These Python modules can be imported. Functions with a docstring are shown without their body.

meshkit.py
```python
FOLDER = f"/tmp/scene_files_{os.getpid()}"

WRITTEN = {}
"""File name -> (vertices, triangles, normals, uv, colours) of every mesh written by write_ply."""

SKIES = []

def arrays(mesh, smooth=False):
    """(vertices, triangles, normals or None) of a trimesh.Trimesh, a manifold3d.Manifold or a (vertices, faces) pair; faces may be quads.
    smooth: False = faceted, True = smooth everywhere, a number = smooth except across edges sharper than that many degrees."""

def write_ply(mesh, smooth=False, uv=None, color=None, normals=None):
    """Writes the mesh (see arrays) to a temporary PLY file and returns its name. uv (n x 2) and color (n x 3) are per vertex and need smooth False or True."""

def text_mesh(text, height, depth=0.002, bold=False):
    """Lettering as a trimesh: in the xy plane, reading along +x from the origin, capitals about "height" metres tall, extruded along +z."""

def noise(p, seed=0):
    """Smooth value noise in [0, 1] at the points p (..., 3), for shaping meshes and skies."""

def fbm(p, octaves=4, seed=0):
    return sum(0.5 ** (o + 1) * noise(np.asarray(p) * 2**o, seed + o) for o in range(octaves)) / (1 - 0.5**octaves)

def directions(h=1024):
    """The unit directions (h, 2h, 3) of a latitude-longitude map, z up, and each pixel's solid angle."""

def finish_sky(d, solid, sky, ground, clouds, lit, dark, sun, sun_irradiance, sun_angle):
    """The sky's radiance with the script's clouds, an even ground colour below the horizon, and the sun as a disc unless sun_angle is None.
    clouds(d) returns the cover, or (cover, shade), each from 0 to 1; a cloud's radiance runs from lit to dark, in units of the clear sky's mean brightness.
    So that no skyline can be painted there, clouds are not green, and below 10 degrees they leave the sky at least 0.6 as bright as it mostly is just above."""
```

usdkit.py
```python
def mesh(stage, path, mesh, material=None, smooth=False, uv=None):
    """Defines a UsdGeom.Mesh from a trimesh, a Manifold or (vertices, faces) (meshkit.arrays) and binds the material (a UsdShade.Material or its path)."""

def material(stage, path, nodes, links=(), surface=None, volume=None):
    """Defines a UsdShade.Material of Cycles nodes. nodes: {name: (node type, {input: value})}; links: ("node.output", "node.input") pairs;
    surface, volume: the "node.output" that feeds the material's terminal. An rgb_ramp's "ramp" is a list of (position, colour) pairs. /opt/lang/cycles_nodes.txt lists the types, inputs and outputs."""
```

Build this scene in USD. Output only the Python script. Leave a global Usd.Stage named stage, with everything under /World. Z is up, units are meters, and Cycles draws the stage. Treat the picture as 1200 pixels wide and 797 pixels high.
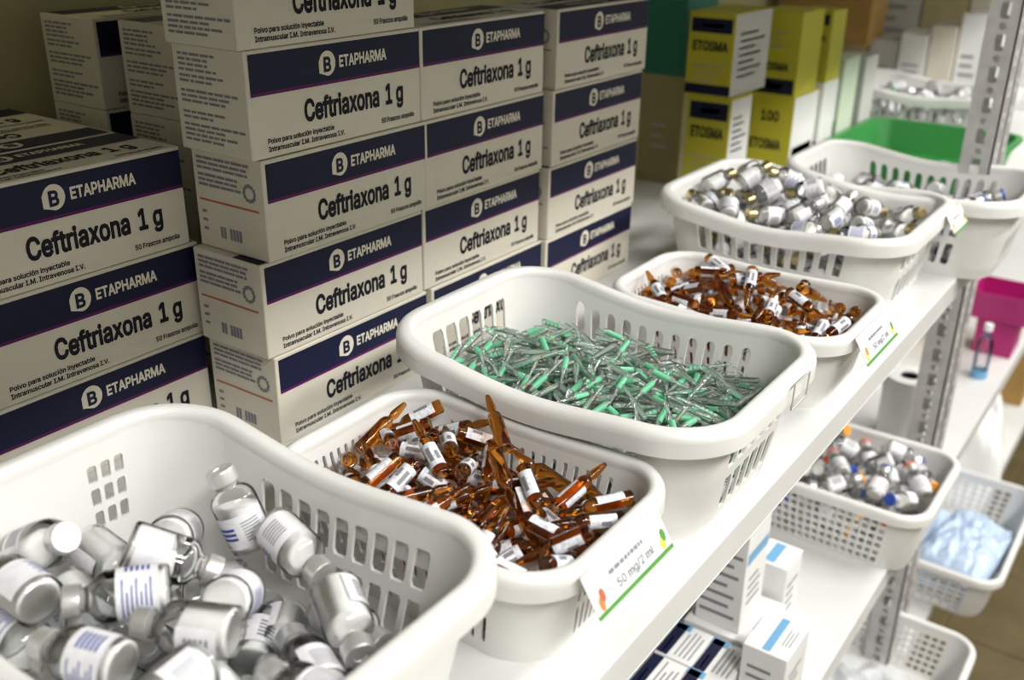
import math, numpy as np, trimesh, usdkit, meshkit
from pxr import Usd, UsdGeom, UsdLux, UsdShade, Gf, Sdf
from shapely.geometry import Polygon, box as sbox
PI = math.pi
stage = Usd.Stage.CreateInMemory()
UsdGeom.SetStageUpAxis(stage, 'Z'); UsdGeom.SetStageMetersPerUnit(stage, 1.0)
UsdGeom.Xform.Define(stage, '/World'); UsdGeom.Scope.Define(stage, '/World/Looks')
RNG = np.random.default_rng(7)

# ------------------------------------------------------------------ camera
# x runs along the shelves, y into them, z = 0 is the top of the main shelf
F_PX, PITCH, YAW, ROLL, CAM_Z = 1182.0, .4135, .610, .0145, .4205
def camera():
    fw = np.array([math.cos(YAW)*math.cos(PITCH), math.sin(YAW)*math.cos(PITCH), -math.sin(PITCH)])
    r0 = np.array([math.sin(YAW), -math.cos(YAW), 0]); u0 = np.cross(r0, fw)
    r = r0*math.cos(ROLL)+u0*math.sin(ROLL); u = u0*math.cos(ROLL)-r0*math.sin(ROLL)
    m = np.eye(4); m[0, :3] = r; m[1, :3] = u; m[2, :3] = -fw; m[3, :3] = (0, 0, CAM_Z)
    c = UsdGeom.Camera.Define(stage, '/World/camera')
    c.AddTransformOp().Set(Gf.Matrix4d(*m.ravel().tolist()))
    c.CreateHorizontalApertureAttr(36.0); c.CreateVerticalApertureAttr(36.0*797/1200)
    c.CreateFocalLengthAttr(36.0*F_PX/1200)
    c.CreateFStopAttr(5.6); c.CreateFocusDistanceAttr(.76)
    c.CreateClippingRangeAttr(Gf.Vec2f(.02, 100)); c.CreateExposureAttr(EXPOSURE)
EXPOSURE = 0.02
camera()

# ------------------------------------------------------------------ lights: unseen fluorescent panels over the aisle, set to light baskets and lower cartons
CEIL, FLOOR = 1.55, -1.05
def unseen_panel_light(n, x, y, w, l, power):
    l_ = UsdLux.RectLight.Define(stage, f'/World/{n}')
    l_.CreateWidthAttr(w); l_.CreateHeightAttr(l); l_.CreateIntensityAttr(power); l_.CreateColorAttr(Gf.Vec3f(1, .985, .955))
    l_.AddTranslateOp().Set(Gf.Vec3d(x, y, CEIL-.02))
LAMP = 36.0
unseen_panel_light('unseen_ceiling_lamp', -.1, -.95, 1.25, .35, LAMP)  # out of view, brightens the large vials
unseen_panel_light('unseen_ceiling_lamp_001', 1.75, -.95, 1.25, .35, LAMP)
unseen_panel_light('unseen_ceiling_lamp_002', 3.6, -.95, 1.25, .35, LAMP)

# ------------------------------------------------------------------ helpers
COUNT = {}
def numbered(parent, name):
    k = (parent, name); n = COUNT.get(k, 0); COUNT[k] = n+1
    return f'{parent}/{name}' if n == 0 else f'{parent}/{name}_{n:03d}'
def tag(o, label=None, cat=None, group=None, kind=None):
    p = o.GetPrim() if hasattr(o, 'GetPrim') else o
    for k, v in (('label', label), ('category', cat), ('group', group), ('kind', kind)):
        if v: p.SetCustomDataByKey(k, v)
    return o
def thing(name, label, cat, M=None, group=None, kind=None):
    x = UsdGeom.Xform.Define(stage, numbered('/World', name))
    x.AddTransformOp().Set(gm(M if M is not None else np.eye(4)))
    return tag(x, label, cat, group, kind)
def gm(M): return Gf.Matrix4d(*np.asarray(M, float).T.ravel().tolist())
def obj(name, mesh, mat, parent=None, smooth=30):
    base = '/World' if parent is None else str(parent.GetPath())
    return usdkit.mesh(stage, numbered(base, name), mesh, MAT[mat], smooth=smooth)
def dup(src, name, M, label, cat, group=None):
    x = UsdGeom.Xform.Define(stage, numbered('/World', name))
    p = x.GetPrim(); p.GetReferences().AddInternalReference(src.GetPath()); p.SetInstanceable(True)
    op = x.GetPrim().GetAttribute('xformOp:transform'); op.Set(gm(M))
    tag(x, label, cat)
    p.SetCustomDataByKey('group', group or '')
    return x
def T(x=0, y=0, z=0, rz=0.0):
    M = np.eye(4); c, s = math.cos(rz), math.sin(rz); M[:2, :2] = [[c, -s], [s, c]]; M[:3, 3] = (x, y, z); return M
def cat_(ms): return trimesh.util.concatenate([m for m in ms if m is not None])
def bx(x0, x1, y0, y1, z0, z1):
    m = trimesh.creation.box((x1-x0, y1-y0, z1-z0)); m.apply_translation(((x0+x1)/2, (y0+y1)/2, (z0+z1)/2)); return m
def cbox(x0, x1, y0, y1, z0, z1, b=.0015):
    """a box with chamfered edges"""
    pts = []
    for x, sx in ((x0, 1), (x1, -1)):
        for y, sy in ((y0, 1), (y1, -1)):
            for z, sz in ((z0, 1), (z1, -1)):
                pts += [(x+sx*b, y+sy*b, z), (x+sx*b, y, z+sz*b), (x, y+sy*b, z+sz*b)]
    return trimesh.convex.convex_hull(np.array(pts))
def lathe(prof, n=24):
    prof = np.array(prof, float); a = np.arange(n)/n*2*PI
    v, f, rows = [], [], []
    for r, z in prof:
        if r < 1e-7: rows.append([len(v)]); v.append((0, 0, z))
        else:
            rows.append(list(range(len(v), len(v)+n))); v += [(r*math.cos(t), r*math.sin(t), z) for t in a]
    for A, B in zip(rows[:-1], rows[1:]):
        for i in range(n):
            j = (i+1) % n
            if len(A) == 1 and len(B) == 1: continue
            if len(A) == 1: f.append((A[0], B[j], B[i]))
            elif len(B) == 1: f.append((A[i], A[j], B[0]))
            else: f += [(A[i], A[j], B[j]), (A[i], B[j], B[i])]
    m = trimesh.Trimesh(np.array(v), np.array(f), process=False)
    return m
def patch(r, a0, a1, z0, z1, n=8):
    """a curved label patch lying on a cylinder of radius r about z"""
    t = np.linspace(a0, a1, n+1); v = np.array([(r*math.cos(a), r*math.sin(a), z) for z in (z0, z1) for a in t])
    f = [(i, i+1, n+2+i) for i in range(n)]+[(i, n+2+i, n+1+i) for i in range(n)]
    return trimesh.Trimesh(v, np.array(f), process=False)
def quad(o, e1, e2, u0, u1, v0, v1, d):
    """thin printed rectangle on the face spanned by e1, e2 from corner o, proud by d along e1 x e2"""
    o, e1, e2 = (np.array(a, float) for a in (o, e1, e2)); n = np.cross(e1, e2); n /= np.linalg.norm(n)
    p = [o+e1*u+e2*v+n*d for u, v in ((u0, v0), (u1, v0), (u1, v1), (u0, v1))]
    return trimesh.Trimesh(np.array(p), np.array([(0, 1, 2), (0, 2, 3)]), process=False)
_text = {}
def letters(text, weight):
    """lettering one unit high, drawn with a stroke of the given weight, as flat outlines"""
    import glob
    from PIL import Image, ImageDraw, ImageFont
    from shapely import affinity, box, union_all
    font = ImageFont.truetype(glob.glob('/opt/blender-*/*/datafiles/fonts/Inter.woff2')[0], 96)
    x0, y0, x1, y1 = font.getbbox(text, anchor='ls', stroke_width=weight)
    im = Image.new('L', (x1-x0+8, y1-y0+8))
    ImageDraw.Draw(im).text((4-x0, 4-y0), text, 255, font, anchor='ls', stroke_width=weight)
    on = np.pad(np.asarray(im) > 127, ((0, 0), (1, 1))).astype(np.int8)
    rows, st = np.nonzero(np.diff(on, axis=1) == 1); en = np.nonzero(np.diff(on, axis=1) == -1)[1]
    shape = union_all(box(st, -rows-1, en, -rows)).buffer(.6).buffer(-.6).simplify(.9)
    k = 1/(70.0+2*weight)
    shape = affinity.affine_transform(shape, [k, 0, 0, k, 0, (4-y0)*k])
    ms = []
    for g in getattr(shape, 'geoms', [shape]):
        v, f = trimesh.creation.triangulate_polygon(g, engine='earcut')
        f = np.array([(a, b, c) if np.cross(v[b]-v[a], v[c]-v[a]) > 0 else (a, c, b) for a, b, c in f])
        ms.append(trimesh.Trimesh(np.c_[v, np.zeros(len(v))], f, process=False))
    return cat_(ms)
def text_on(text, o, e1, e2, u, v, height, squeeze=1.0, bold=3, d=.0003, width=None):
    """lettering on a face: starts at (u, v) in metres along unit e1, e2 from corner o"""
    k = (text, int(bold))
    if k not in _text: _text[k] = letters(*k)
    m = _text[k]; vv = m.vertices; w = vv[:, 0].max()-vv[:, 0].min()
    sx = width/w if width else height*squeeze
    e1, e2 = np.array(e1, float), np.array(e2, float); n = np.cross(e1, e2)
    P = np.array(o, float)+np.outer(u+(vv[:, 0]-vv[:, 0].min())*sx, e1)+np.outer(v+vv[:, 1]*height, e2)+n*d
    return trimesh.Trimesh(P, m.faces, process=False)

# ------------------------------------------------------------------ materials
MAT = {}
def mat(name, color, rough=.5, noise=None, **kw):
    nodes = {'p': ('principled_bsdf', {'base_color': color, 'roughness': rough, **kw})}; links = []
    if noise:
        sc, amt, bump = noise
        c = np.array(color, float)
        nodes['t'] = ('texture_coordinate', {}); nodes['n'] = ('noise_texture', {'scale': sc, 'detail': 4.0})
        nodes['r'] = ('rgb_ramp', {'ramp': [(.3, tuple(c*(1-amt))), (.7, tuple(np.minimum(c*(1+amt*.5), 1)))]})
        links += [('t.object', 'n.vector'), ('n.fac', 'r.fac'), ('r.color', 'p.base_color')]
        if bump:
            nodes['b'] = ('bump', {'strength': bump, 'distance': .001}); links += [('n.fac', 'b.height'), ('b.normal', 'p.normal')]
    MAT[name] = usdkit.material(stage, f'/World/Looks/{name}', nodes, links, surface='p.BSDF')
def pane(name, tint, edge, rough=.03, glossmix=1.0, body=None, bodymix=0.0):
    """thin glass: tinted see-through, a darker rim where the wall is seen edge-on, fresnel gloss, optionally a scattering body"""
    nodes = {'w': ('layer_weight', {'blend': .35}), 'r': ('rgb_ramp', {'ramp': [(0, tint), (.55, tint), (1, edge)]}), 't': ('transparent_bsdf', {}),
             'g': ('glossy_bsdf', {'color': (1, 1, 1), 'roughness': rough}), 'f': ('fresnel', {'IOR': 1.5}), 'm': ('mix_closure', {})}
    links = [('w.facing', 'r.fac'), ('r.color', 't.color'), ('f.fac', 'm.fac'), ('g.BSDF', 'm.closure2')]
    if body:
        nodes['d'] = ('diffuse_bsdf', {'color': body}); nodes['l'] = ('translucent_bsdf', {'color': body}); nodes['dl'] = ('mix_closure', {'fac': .5}); nodes['mb'] = ('mix_closure', {'fac': bodymix})
        links += [('d.BSDF', 'dl.closure1'), ('l.BSDF', 'dl.closure2'), ('t.BSDF', 'mb.closure1'), ('dl.closure', 'mb.closure2'), ('mb.closure', 'm.closure1')]
    else: links.append(('t.BSDF', 'm.closure1'))
    MAT[name] = usdkit.material(stage, f'/World/Looks/{name}', nodes, links, surface='m.closure')

mat('white_plastic', (.76, .755, .735), .38, noise=(18, .03, 0))
mat('grey_white_plastic', (.70, .70, .70), .4)
mat('shelf_paint', (.69, .69, .68), .33, noise=(6, .05, .0))
mat('steel', (.56, .55, .54), .42, noise=(40, .15, .1), metallic=.25)
mat('carton_cream', (.70, .66, .555), .6, noise=(25, .05, 0))
mat('print_navy', (.010, .012, .042), .5, specular_ior_level=.25)
mat('print_purple', (.11, .008, .10), .5, specular_ior_level=.25)
mat('print_black', (.012, .012, .02), .6, specular_ior_level=.2)
mat('print_grey', (.22, .22, .25), .55)
mat('print_red', (.50, .12, .06), .55)
mat('print_cream', (.74, .70, .58), .55)
mat('print_blue', (.035, .07, .36), .45)
mat('print_sky', (.16, .38, .62), .45)
mat('print_orange', (.75, .22, .06), .5)
mat('print_green', (.08, .28, .05), .5)
mat('print_yellow', (.80, .62, .06), .5)
mat('paper', (.84, .84, .83), .6)
mat('label_paper', (.80, .82, .88), .55, noise=(400, .30, 0))
mat('vial_label', (.84, .84, .87), .5, noise=(160, .10, 0))
mat('powder', (.92, .92, .90), .9, noise=(120, .08, .3))
mat('aluminium', (.78, .78, .77), .36, metallic=.75)
mat('gold_cap', (.60, .50, .26), .28, metallic=1.0)
mat('rubber', (.35, .33, .32), .7)
mat('cap_white', (.82, .82, .82), .35)
mat('cap_blue', (.03, .08, .42), .35)
mat('cap_red', (.75, .12, .04), .35)
mat('cap_orange', (.85, .38, .05), .35)
mat('cap_green', (.03, .30, .15), .35)
pane('clear_glass', (.98, .985, .985), (.46, .48, .48), .03)
mat('amber_glass', (.60, .22, .022), .03, transmission_weight=1.0, ior=1.45)
pane('ampoule_glass', (.93, .985, .95), (.90, .97, .93), .06, body=(.88, .96, .91), bodymix=.24)
mat('print_ampoule', (.15, .50, .29), .4)
mat('plaster_olive', (.50, .46, .24), .8, noise=(8, .08, .2))
mat('plaster_grey', (.36, .35, .32), .8, noise=(8, .04, .2))  # kept grey to weaken light bounced off the unseen front wall
mat('ceiling_white', (.70, .70, .68), .9)
mat('tile', (.115, .085, .034), .5, noise=(14, .22, .1))
mat('grout', (.16, .12, .06), .8)
mat('green_plastic', (.04, .26, .06), .4)
mat('magenta_plastic', (.42, .012, .16), .3)
mat('carton_yellow', (.55, .50, .035), .6, noise=(30, .06, 0))
mat('carton_grey', (.55, .54, .52), .6, noise=(30, .05, 0))
mat('carton_white', (.80, .80, .79), .55, noise=(30, .04, 0))
mat('carton_tan', (.46, .40, .22), .65, noise=(30, .08, 0))
mat('carton_teal', (.03, .22, .16), .55)
mat('carton_mint', (.62, .70, .56), .6)
mat('cardboard', (.40, .24, .07), .8, noise=(30, .12, .1))
mat('pouch_blue', (.50, .62, .80), .35, noise=(12, .15, .3))
mat('film', (.75, .77, .79), .25, alpha=.45)
mat('hole_shade', (.02, .02, .02), .9)

# ------------------------------------------------------------------ the room
def struct(name, mesh, m, parent=None, smooth=False):
    o = obj(name, mesh, m, parent, smooth)
    if parent is None: tag(o, kind='structure')
    return o
XN, XF, YB, YF = -1.6, 5.6, .97, -1.5
SET = {}
SET['ceiling'] = struct('ceiling', bx(XN, XF, YF, YB, CEIL, CEIL+.1), 'ceiling_white')
SET['wall_back'] = struct('wall_back', bx(XN-.1, XF+.1, YB, YB+.1, FLOOR-.1, CEIL+.1), 'plaster_olive')
SET['unseen_wall_front'] = struct('unseen_wall_front', bx(XN-.1, XF+.1, YF-.1, YF, FLOOR-.1, CEIL+.1), 'plaster_grey')  # out of view; its grey limits bounce onto the cartons
SET['wall_near'] = struct('wall_near', bx(XN-.1, XN, YF, YB, FLOOR-.1, CEIL+.1), 'plaster_grey')
SET['wall_far'] = struct('wall_far', bx(XF, XF+.1, YF, YB, FLOOR-.1, CEIL+.1), 'plaster_grey')
fl = UsdGeom.Xform.Define(stage, '/World/floor'); tag(fl, kind='structure'); COUNT[('/World', 'floor')] = 1
struct('bed', bx(XN, XF, YF, YB, FLOOR-.1, FLOOR-.004), 'grout', fl)
rest = []
for i in range(int((XF-XN)/.3)):
    for j in range(9):
        x0, y0 = XN+i*.3+.02, YF+j*.3-.06
        m = cbox(x0+.002, x0+.298, max(y0+.002, YF), min(y0+.298, YB), FLOOR-.02, FLOOR, .002) if min(y0+.298, YB) > max(y0, YF)+.02 else None
        if m is None: continue
        if 1.2 < x0 < 3.4 and -.5 < y0 < .4: struct('tile', m, 'tile', fl)
        else: rest.append(m)
tag(struct('far_tiles', cat_(rest), 'tile', fl), kind='stuff')
# housings around the ceiling lamps, all out of view
for k, x in enumerate((-.1, 1.75, 3.6)):
    fx = thing('unseen_lamp_housing', f'unseen white ceiling lamp housing over the aisle, {("first", "second", "third")[k]} along the shelves', 'ceiling lamp')
    for a_ in ((x-.65, x+.65, -1.15, -1.13), (x-.65, x+.65, -.77, -.75), (x-.65, x-.63, -1.13, -.77), (x+.63, x+.65, -1.13, -.77)): obj('side_panel', bx(*a_, CEIL-.035, CEIL), 'shelf_paint', fx, False)

# ------------------------------------------------------------------ shelving racks
LOW, BOT, UP = -.39, -.75, .47  # UP: board out of view overhead, shading the upper cartons
YS = .222                                             # front edge of the shelf boards
def slotted_post(x, y, sx, sy, z0, z1):
    """slotted steel angle: one flange along x, one along y, obround slots in both"""
    w, t = .040, .0025
    def flange():
        slots = []; z = z0+.02
        while z < z1-.03:
            s = Polygon([(w*.5-.004, z), (w*.5+.004, z), (w*.5+.004, z+.017), (w*.5-.004, z+.017)]).buffer(.002, quad_segs=2)
            slots.append(s); z += .040
            slots.append(Polygon([(w*.5+.005*math.cos(a), z-.0115+.005*math.sin(a)) for a in np.arange(8)*PI/4]))
        P = sbox(0, z0, w, z1)
        for s in slots: P = P.difference(s)
        return trimesh.creation.extrude_polygon(P, t, engine='earcut')
    A = flange(); v = A.vertices.copy(); A.vertices = np.c_[x+sx*v[:, 0], y+sy*v[:, 2], v[:, 1]]      # lies in the x direction
    if sx*sy > 0: A.invert()
    B = flange(); v = B.vertices.copy(); B.vertices = np.c_[x+sx*v[:, 2], y+sy*v[:, 0], v[:, 1]]
    if sx*sy < 0: B.invert()
    A.fix_normals(); B.fix_normals()
    return cat_([A, B])
def shelf_board(x0, x1, z):
    y1 = .90
    m = [cbox(x0, x1, YS, y1, z-.004, z, .0015), cbox(x0, x1, YS, YS+.002, z-.030, z-.002, .0008), cbox(x0, x1, YS, YS+.014, z-.0315, z-.0295, .0008),
         cbox(x0, x1, y1-.002, y1, z-.03, z-.002, .0008), cbox(x0, x0+.002, YS, y1, z-.03, z-.002, .0008), cbox(x1-.002, x1, YS, y1, z-.03, z-.002, .0008)]
    return cat_(m)
def rack(x0, x1, label):
    t = thing('shelving_rack', label, 'shelving')
    for z in (0, LOW, BOT, UP): obj('shelf_board', shelf_board(x0, x1, z), 'shelf_paint', t, smooth=False)
    for x, y, sx, sy in ((x0+.002, YS+.018, 1, 1), (x1-.002-.040, YS+.018, 1, 1), (x0+.002, .88, 1, -1), (x1-.002, .88, -1, -1)):
        obj('post', slotted_post(x, y, sx, sy, FLOOR, 1.15), 'steel', t, smooth=False)
        for z in (0, LOW, BOT, UP):
            b = trimesh.creation.cylinder(.006, .004, sections=6); b.apply_transform(trimesh.transformations.rotation_matrix(PI/2, [1, 0, 0])); b.apply_translation((x+sx*.02, y-sy*.002, z-.015)); obj('bolt', b, 'steel', t, smooth=False)
    return t
rack(-.95, 1.492, 'white steel shelving with slotted grey posts carrying the white baskets and cream cartons')
rack(1.496, 4.2, 'white steel shelving beyond the slotted post, carrying the green tray and pale cartons')

# ------------------------------------------------------------------ plastic baskets
def rrect(hx, hy, r, n=8):
    pts = []
    for cx, cy, a0 in ((hx-r, hy-r, 0), (-hx+r, hy-r, PI/2), (-hx+r, -hy+r, PI), (hx-r, -hy+r, 1.5*PI)):
        for k in range(n+1):
            a = a0+PI/2*k/n; pts.append((cx+r*math.cos(a), cy+r*math.sin(a)))
    return np.array(pts)
def basket(name, label, M, bot, top, h, r, side_x, side_y, wave=.0, t=.0022, rimw=.013, drop=.013, group=None, mat_='white_plastic', back=0.0):
    """bot, top: half sizes (x, y) of the wall at the bottom and at the rim. side_x: (columns, rows) of the two walls facing x, side_y: of those facing y.
    rows: list of (t0, t1, kind, fx, ft): band of height, kind 'solid', 'rect' or 'arch', hole share of the cell."""
    B = thing(name, label, 'basket', M, group)
    def zof(x, y, q):
        # the rim dips along the long sides and lifts at the back
        return q*(h-wave*math.exp(-(y/(top[1]*.55))**2)*(1 if abs(x) > top[0]*.55 else .0)+back*max(0, y/top[1])**2)
    def at(side, s, q, off):
        hx, hy = bot[0]+(top[0]-bot[0])*q**.8, bot[1]+(top[1]-bot[1])*q**.8
        if side in (0, 2):
            sg = 1 if side == 0 else -1; x, y = sg*(hx+off), sg*s*(hy-r)
        else:
            sg = 1 if side == 1 else -1; x, y = -sg*s*(hx-r), sg*(hy+off)
        return (x, y, zof(x, y, q))
    def corner(k, a, q, off):
        hx, hy = bot[0]+(top[0]-bot[0])*q**.8, bot[1]+(top[1]-bot[1])*q**.8
        sx, sy = ((1, 1), (-1, 1), (-1, -1), (1, -1))[k]; ang = k*PI/2+a*PI/2
        x, y = sx*(hx-r)+(r+off)*math.cos(ang), sy*(hy-r)+(r+off)*math.sin(ang)
        return (x, y, zof(x, y, q))
    V, Fc = [], []
    def add(vs, fs): n = len(V); V.extend(vs); Fc.extend([(a+n, b+n, c+n) for a, b, c in fs])
    templates = {}
    def template(kind, fx, ft):
        k = (kind, fx, ft)
        if k not in templates:
            x0, x1, y0, y1 = .5-fx/2, .5+fx/2, .5-ft/2, .5+ft/2
            if kind == 'rect': e = min(fx, ft)*.14; H = Polygon([(x0+e, y0), (x1-e, y0), (x1, y0+e), (x1, y1-e), (x1-e, y1), (x0+e, y1), (x0, y1-e), (x0, y0+e)])
            else:
                ry = (y1-y0)*.22; H = Polygon([(x0, y0), (x1, y0)]+[(.5+fx/2*math.cos(a), y1-ry+ry*math.sin(a)) for a in np.linspace(0, PI, 7)])
            v, f = trimesh.creation.triangulate_polygon(sbox(0, 0, 1, 1).difference(H), engine='earcut')
            # orient counter-clockwise
            f = np.array([(a, b, c) if np.cross(v[b]-v[a], v[c]-v[a]) > 0 else (a, c, b) for a, b, c in f])
            ring = np.array(H.exterior.coords)[:-1]
            if Polygon(ring).exterior.is_ccw is False: ring = ring[::-1]
            templates[k] = (v, f, ring)
        return templates[k]
    def cell(fn, s0, s1, q0, q1, hole=None):
        if hole is None:
            for off, flip in ((t/2, 0), (-t/2, 1)):
                vs = [fn(s, q, off) for s, q in ((s0, q0), (s1, q0), (s1, q1), (s0, q1))]
                add(vs, [(0, 1, 2), (0, 2, 3)] if not flip else [(0, 2, 1), (0, 3, 2)])
            return
        v, f, ring = template(*hole)
        for off, flip in ((t/2, 0), (-t/2, 1)):
            vs = [fn(s0+(s1-s0)*a, q0+(q1-q0)*b, off) for a, b in v]
            add(vs, [tuple(x) if not flip else (x[0], x[2], x[1]) for x in f])
        n = len(ring)
        vs = [fn(s0+(s1-s0)*a, q0+(q1-q0)*b, off) for off in (t/2, -t/2) for a, b in ring]
        add(vs, [q for i in range(n) for q in ((i, n+i, (i+1) % n), ((i+1) % n, n+i, n+(i+1) % n))])
    rows_of = lambda rows: sorted({0.0, 1.0} | {x for rw in rows for x in rw[:2]})
    rows_all = sorted(set(rows_of(side_x[1])) | set(rows_of(side_y[1])))
    for side, (cols, rows) in ((0, side_x), (1, side_y), (2, side_x), (3, side_y)):
        L = 2*((bot[1] if side in (0, 2) else bot[0])-r); e = .0
        ra = rows_of(rows)
        for q0, q1 in zip(ra[:-1], ra[1:]):
            rw = next((x for x in rows if abs(x[0]-q0) < 1e-6 and abs(x[1]-q1) < 1e-6), None)
            for c in range(cols):
                s0, s1 = -1+2*c/cols, -1+2*(c+1)/cols
                cell(lambda s, q, o: at(side, s, q, o), s0, s1, q0, q1, rw[2:5] if rw and rw[2] != 'solid' and (len(rw) < 6 or c in rw[5]) else None)
    nc = 7
    for k in range(4):
        for q0, q1 in zip(rows_all[:-1], rows_all[1:]):
            for i in range(nc): cell(lambda s, q, o: corner(k, s, q, o), i/nc, (i+1)/nc, q0, q1)
    w = trimesh.Trimesh(np.array(V), np.array(Fc), process=False); w.merge_vertices()
    obj('basket_wall', w, mat_, B, 35)
    # rim: a rolled lip
    P = []
    for k in range(4):
        for i in range(nc*2): P.append(corner(k, i/(nc*2), 1, 0))
        side = (k+1) % 4
        for s in np.linspace(-1, 1, 26)[:-1]: P.append(at(side, s, 1, 0))
    P = np.array(P); n = len(P)
    tn = np.roll(P, -1, 0)-np.roll(P, 1, 0); tn[:, 2] = 0; tn /= np.linalg.norm(tn, axis=1)[:, None]; nn = np.c_[tn[:, 1], -tn[:, 0]]
    prof = [(-.0016, -.006), (-.0018, -.001), (-.0012, .0022), (.0005, .0042), (.003, .0050), (rimw*.55, .0048), (rimw*.8, .0035), (rimw*.95, .0010), (rimw, -.0025), (rimw, -drop), (rimw-.0018, -drop), (rimw-.002, -.003), (rimw*.7, .0010), (.003, .0016), (.0016, -.001), (.0016, -.006)]
    m = len(prof); V2 = []
    for i in range(n):
        for a, b in prof: V2.append((P[i, 0]+nn[i, 0]*a, P[i, 1]+nn[i, 1]*a, P[i, 2]+b))
    F2 = []
    for i in range(n):
        j = (i+1) % n
        for a in range(m):
            b = (a+1) % m; F2 += [(i*m+a, j*m+b, j*m+a), (i*m+a, i*m+b, j*m+b)]
    rm = trimesh.Trimesh(np.array(V2), np.array(F2), process=False)
    if rm.volume < 0: rm.invert()
    obj('rim', rm, mat_, B, 50)
    pts = rrect(bot[0]+t/2, bot[1]+t/2, r, 6)
    base = trimesh.creation.extrude_polygon(Polygon(pts), .0025, engine='earcut')
    obj('base', base, mat_, B, False)
    return B
LONG = (11, [(.02, .12, 'solid', 0, 0), (.14, .48, 'rect', .62, .86), (.52, .88, 'arch', .58, .86)])
SHORT = (6, [(.14, .48, 'rect', .78, .84), (.52, .88, 'rect', .78, .84)])
VLONG = (11, [(.14, .48, 'rect', .74, .86, range(0, 9)), (.52, .84, 'rect', .74, .86, range(0, 9))])
VSHORT = (11, [(.44, .58, 'rect', .68, .74, (0, 1, 2)), (.58, .72, 'rect', .68, .74, (0, 1, 2)), (.72, .86, 'rect', .68, .74, (0, 1, 2))])
SLIM_L = (16, [(.12, .48, 'rect', .40, .84), (.50, .86, 'rect', .40, .84)])
SLIM_S = (10, [(.12, .48, 'rect', .42, .84), (.50, .86, 'rect', .42, .84)])
q5 = np.linspace(.06, .86, 7)
GRID_L = (17, [(q5[i], q5[i+1], 'rect', .70, .70) for i in range(6)])
GRID_S = (12, [(q5[i], q5[i+1], 'rect', .70, .70) for i in range(6)])
def big_basket(x, y, label, rz=0, z=0, group=None, L=LONG, S=SHORT, k=1.0):
    return basket('vial_basket', label, T(x, y, z, rz), (.085*k, .120), (.100*k, .136), .100, .045, L, S, wave=.009, back=.008)
def small_basket(x, y, label, rz=0, z=0):
    return basket('ampoule_basket', label, T(x, y, z, rz), (.062, .098), (.073, .110), .074, .035, SLIM_L, SLIM_S, wave=.003, rimw=.010, drop=.011)
def grid_basket(x, y, z, label, rz=0, s=1.0):
    return basket('grid_basket', label, T(x, y, z, rz), (.088*s, .118*s), (.100*s, .130*s), .092, .035, GRID_L, GRID_S, wave=.0, rimw=.010, drop=.010)
PB1 = (.267, .394, 0); PB2 = (.452, .350, 0); PB3 = (.637, .357, 0); PB4 = (.872, .335, 0); PB5 = (1.140, .378, 0); PB6 = (1.352, .312, 0)
big_basket(PB1[0], PB1[1], 'white slotted basket heaped with large clear vials, beside the amber ampoules', L=VLONG, S=VSHORT)
b2 = small_basket(PB2[0], PB2[1], 'low white basket of amber ampoules between the large vials and the green ampoules')
b3 = big_basket(PB3[0], PB3[1], 'white slotted basket filled with thin clear ampoules printed green')
b4 = small_basket(PB4[0], PB4[1], 'low white basket of amber ampoules behind the basket of green ampoules')
b5 = big_basket(PB5[0], PB5[1], 'white slotted basket heaped with gold-capped vials', k=1.14)
b6 = big_basket(PB6[0], PB6[1], 'white slotted basket by the slotted post, in front of the green tray')
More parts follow.
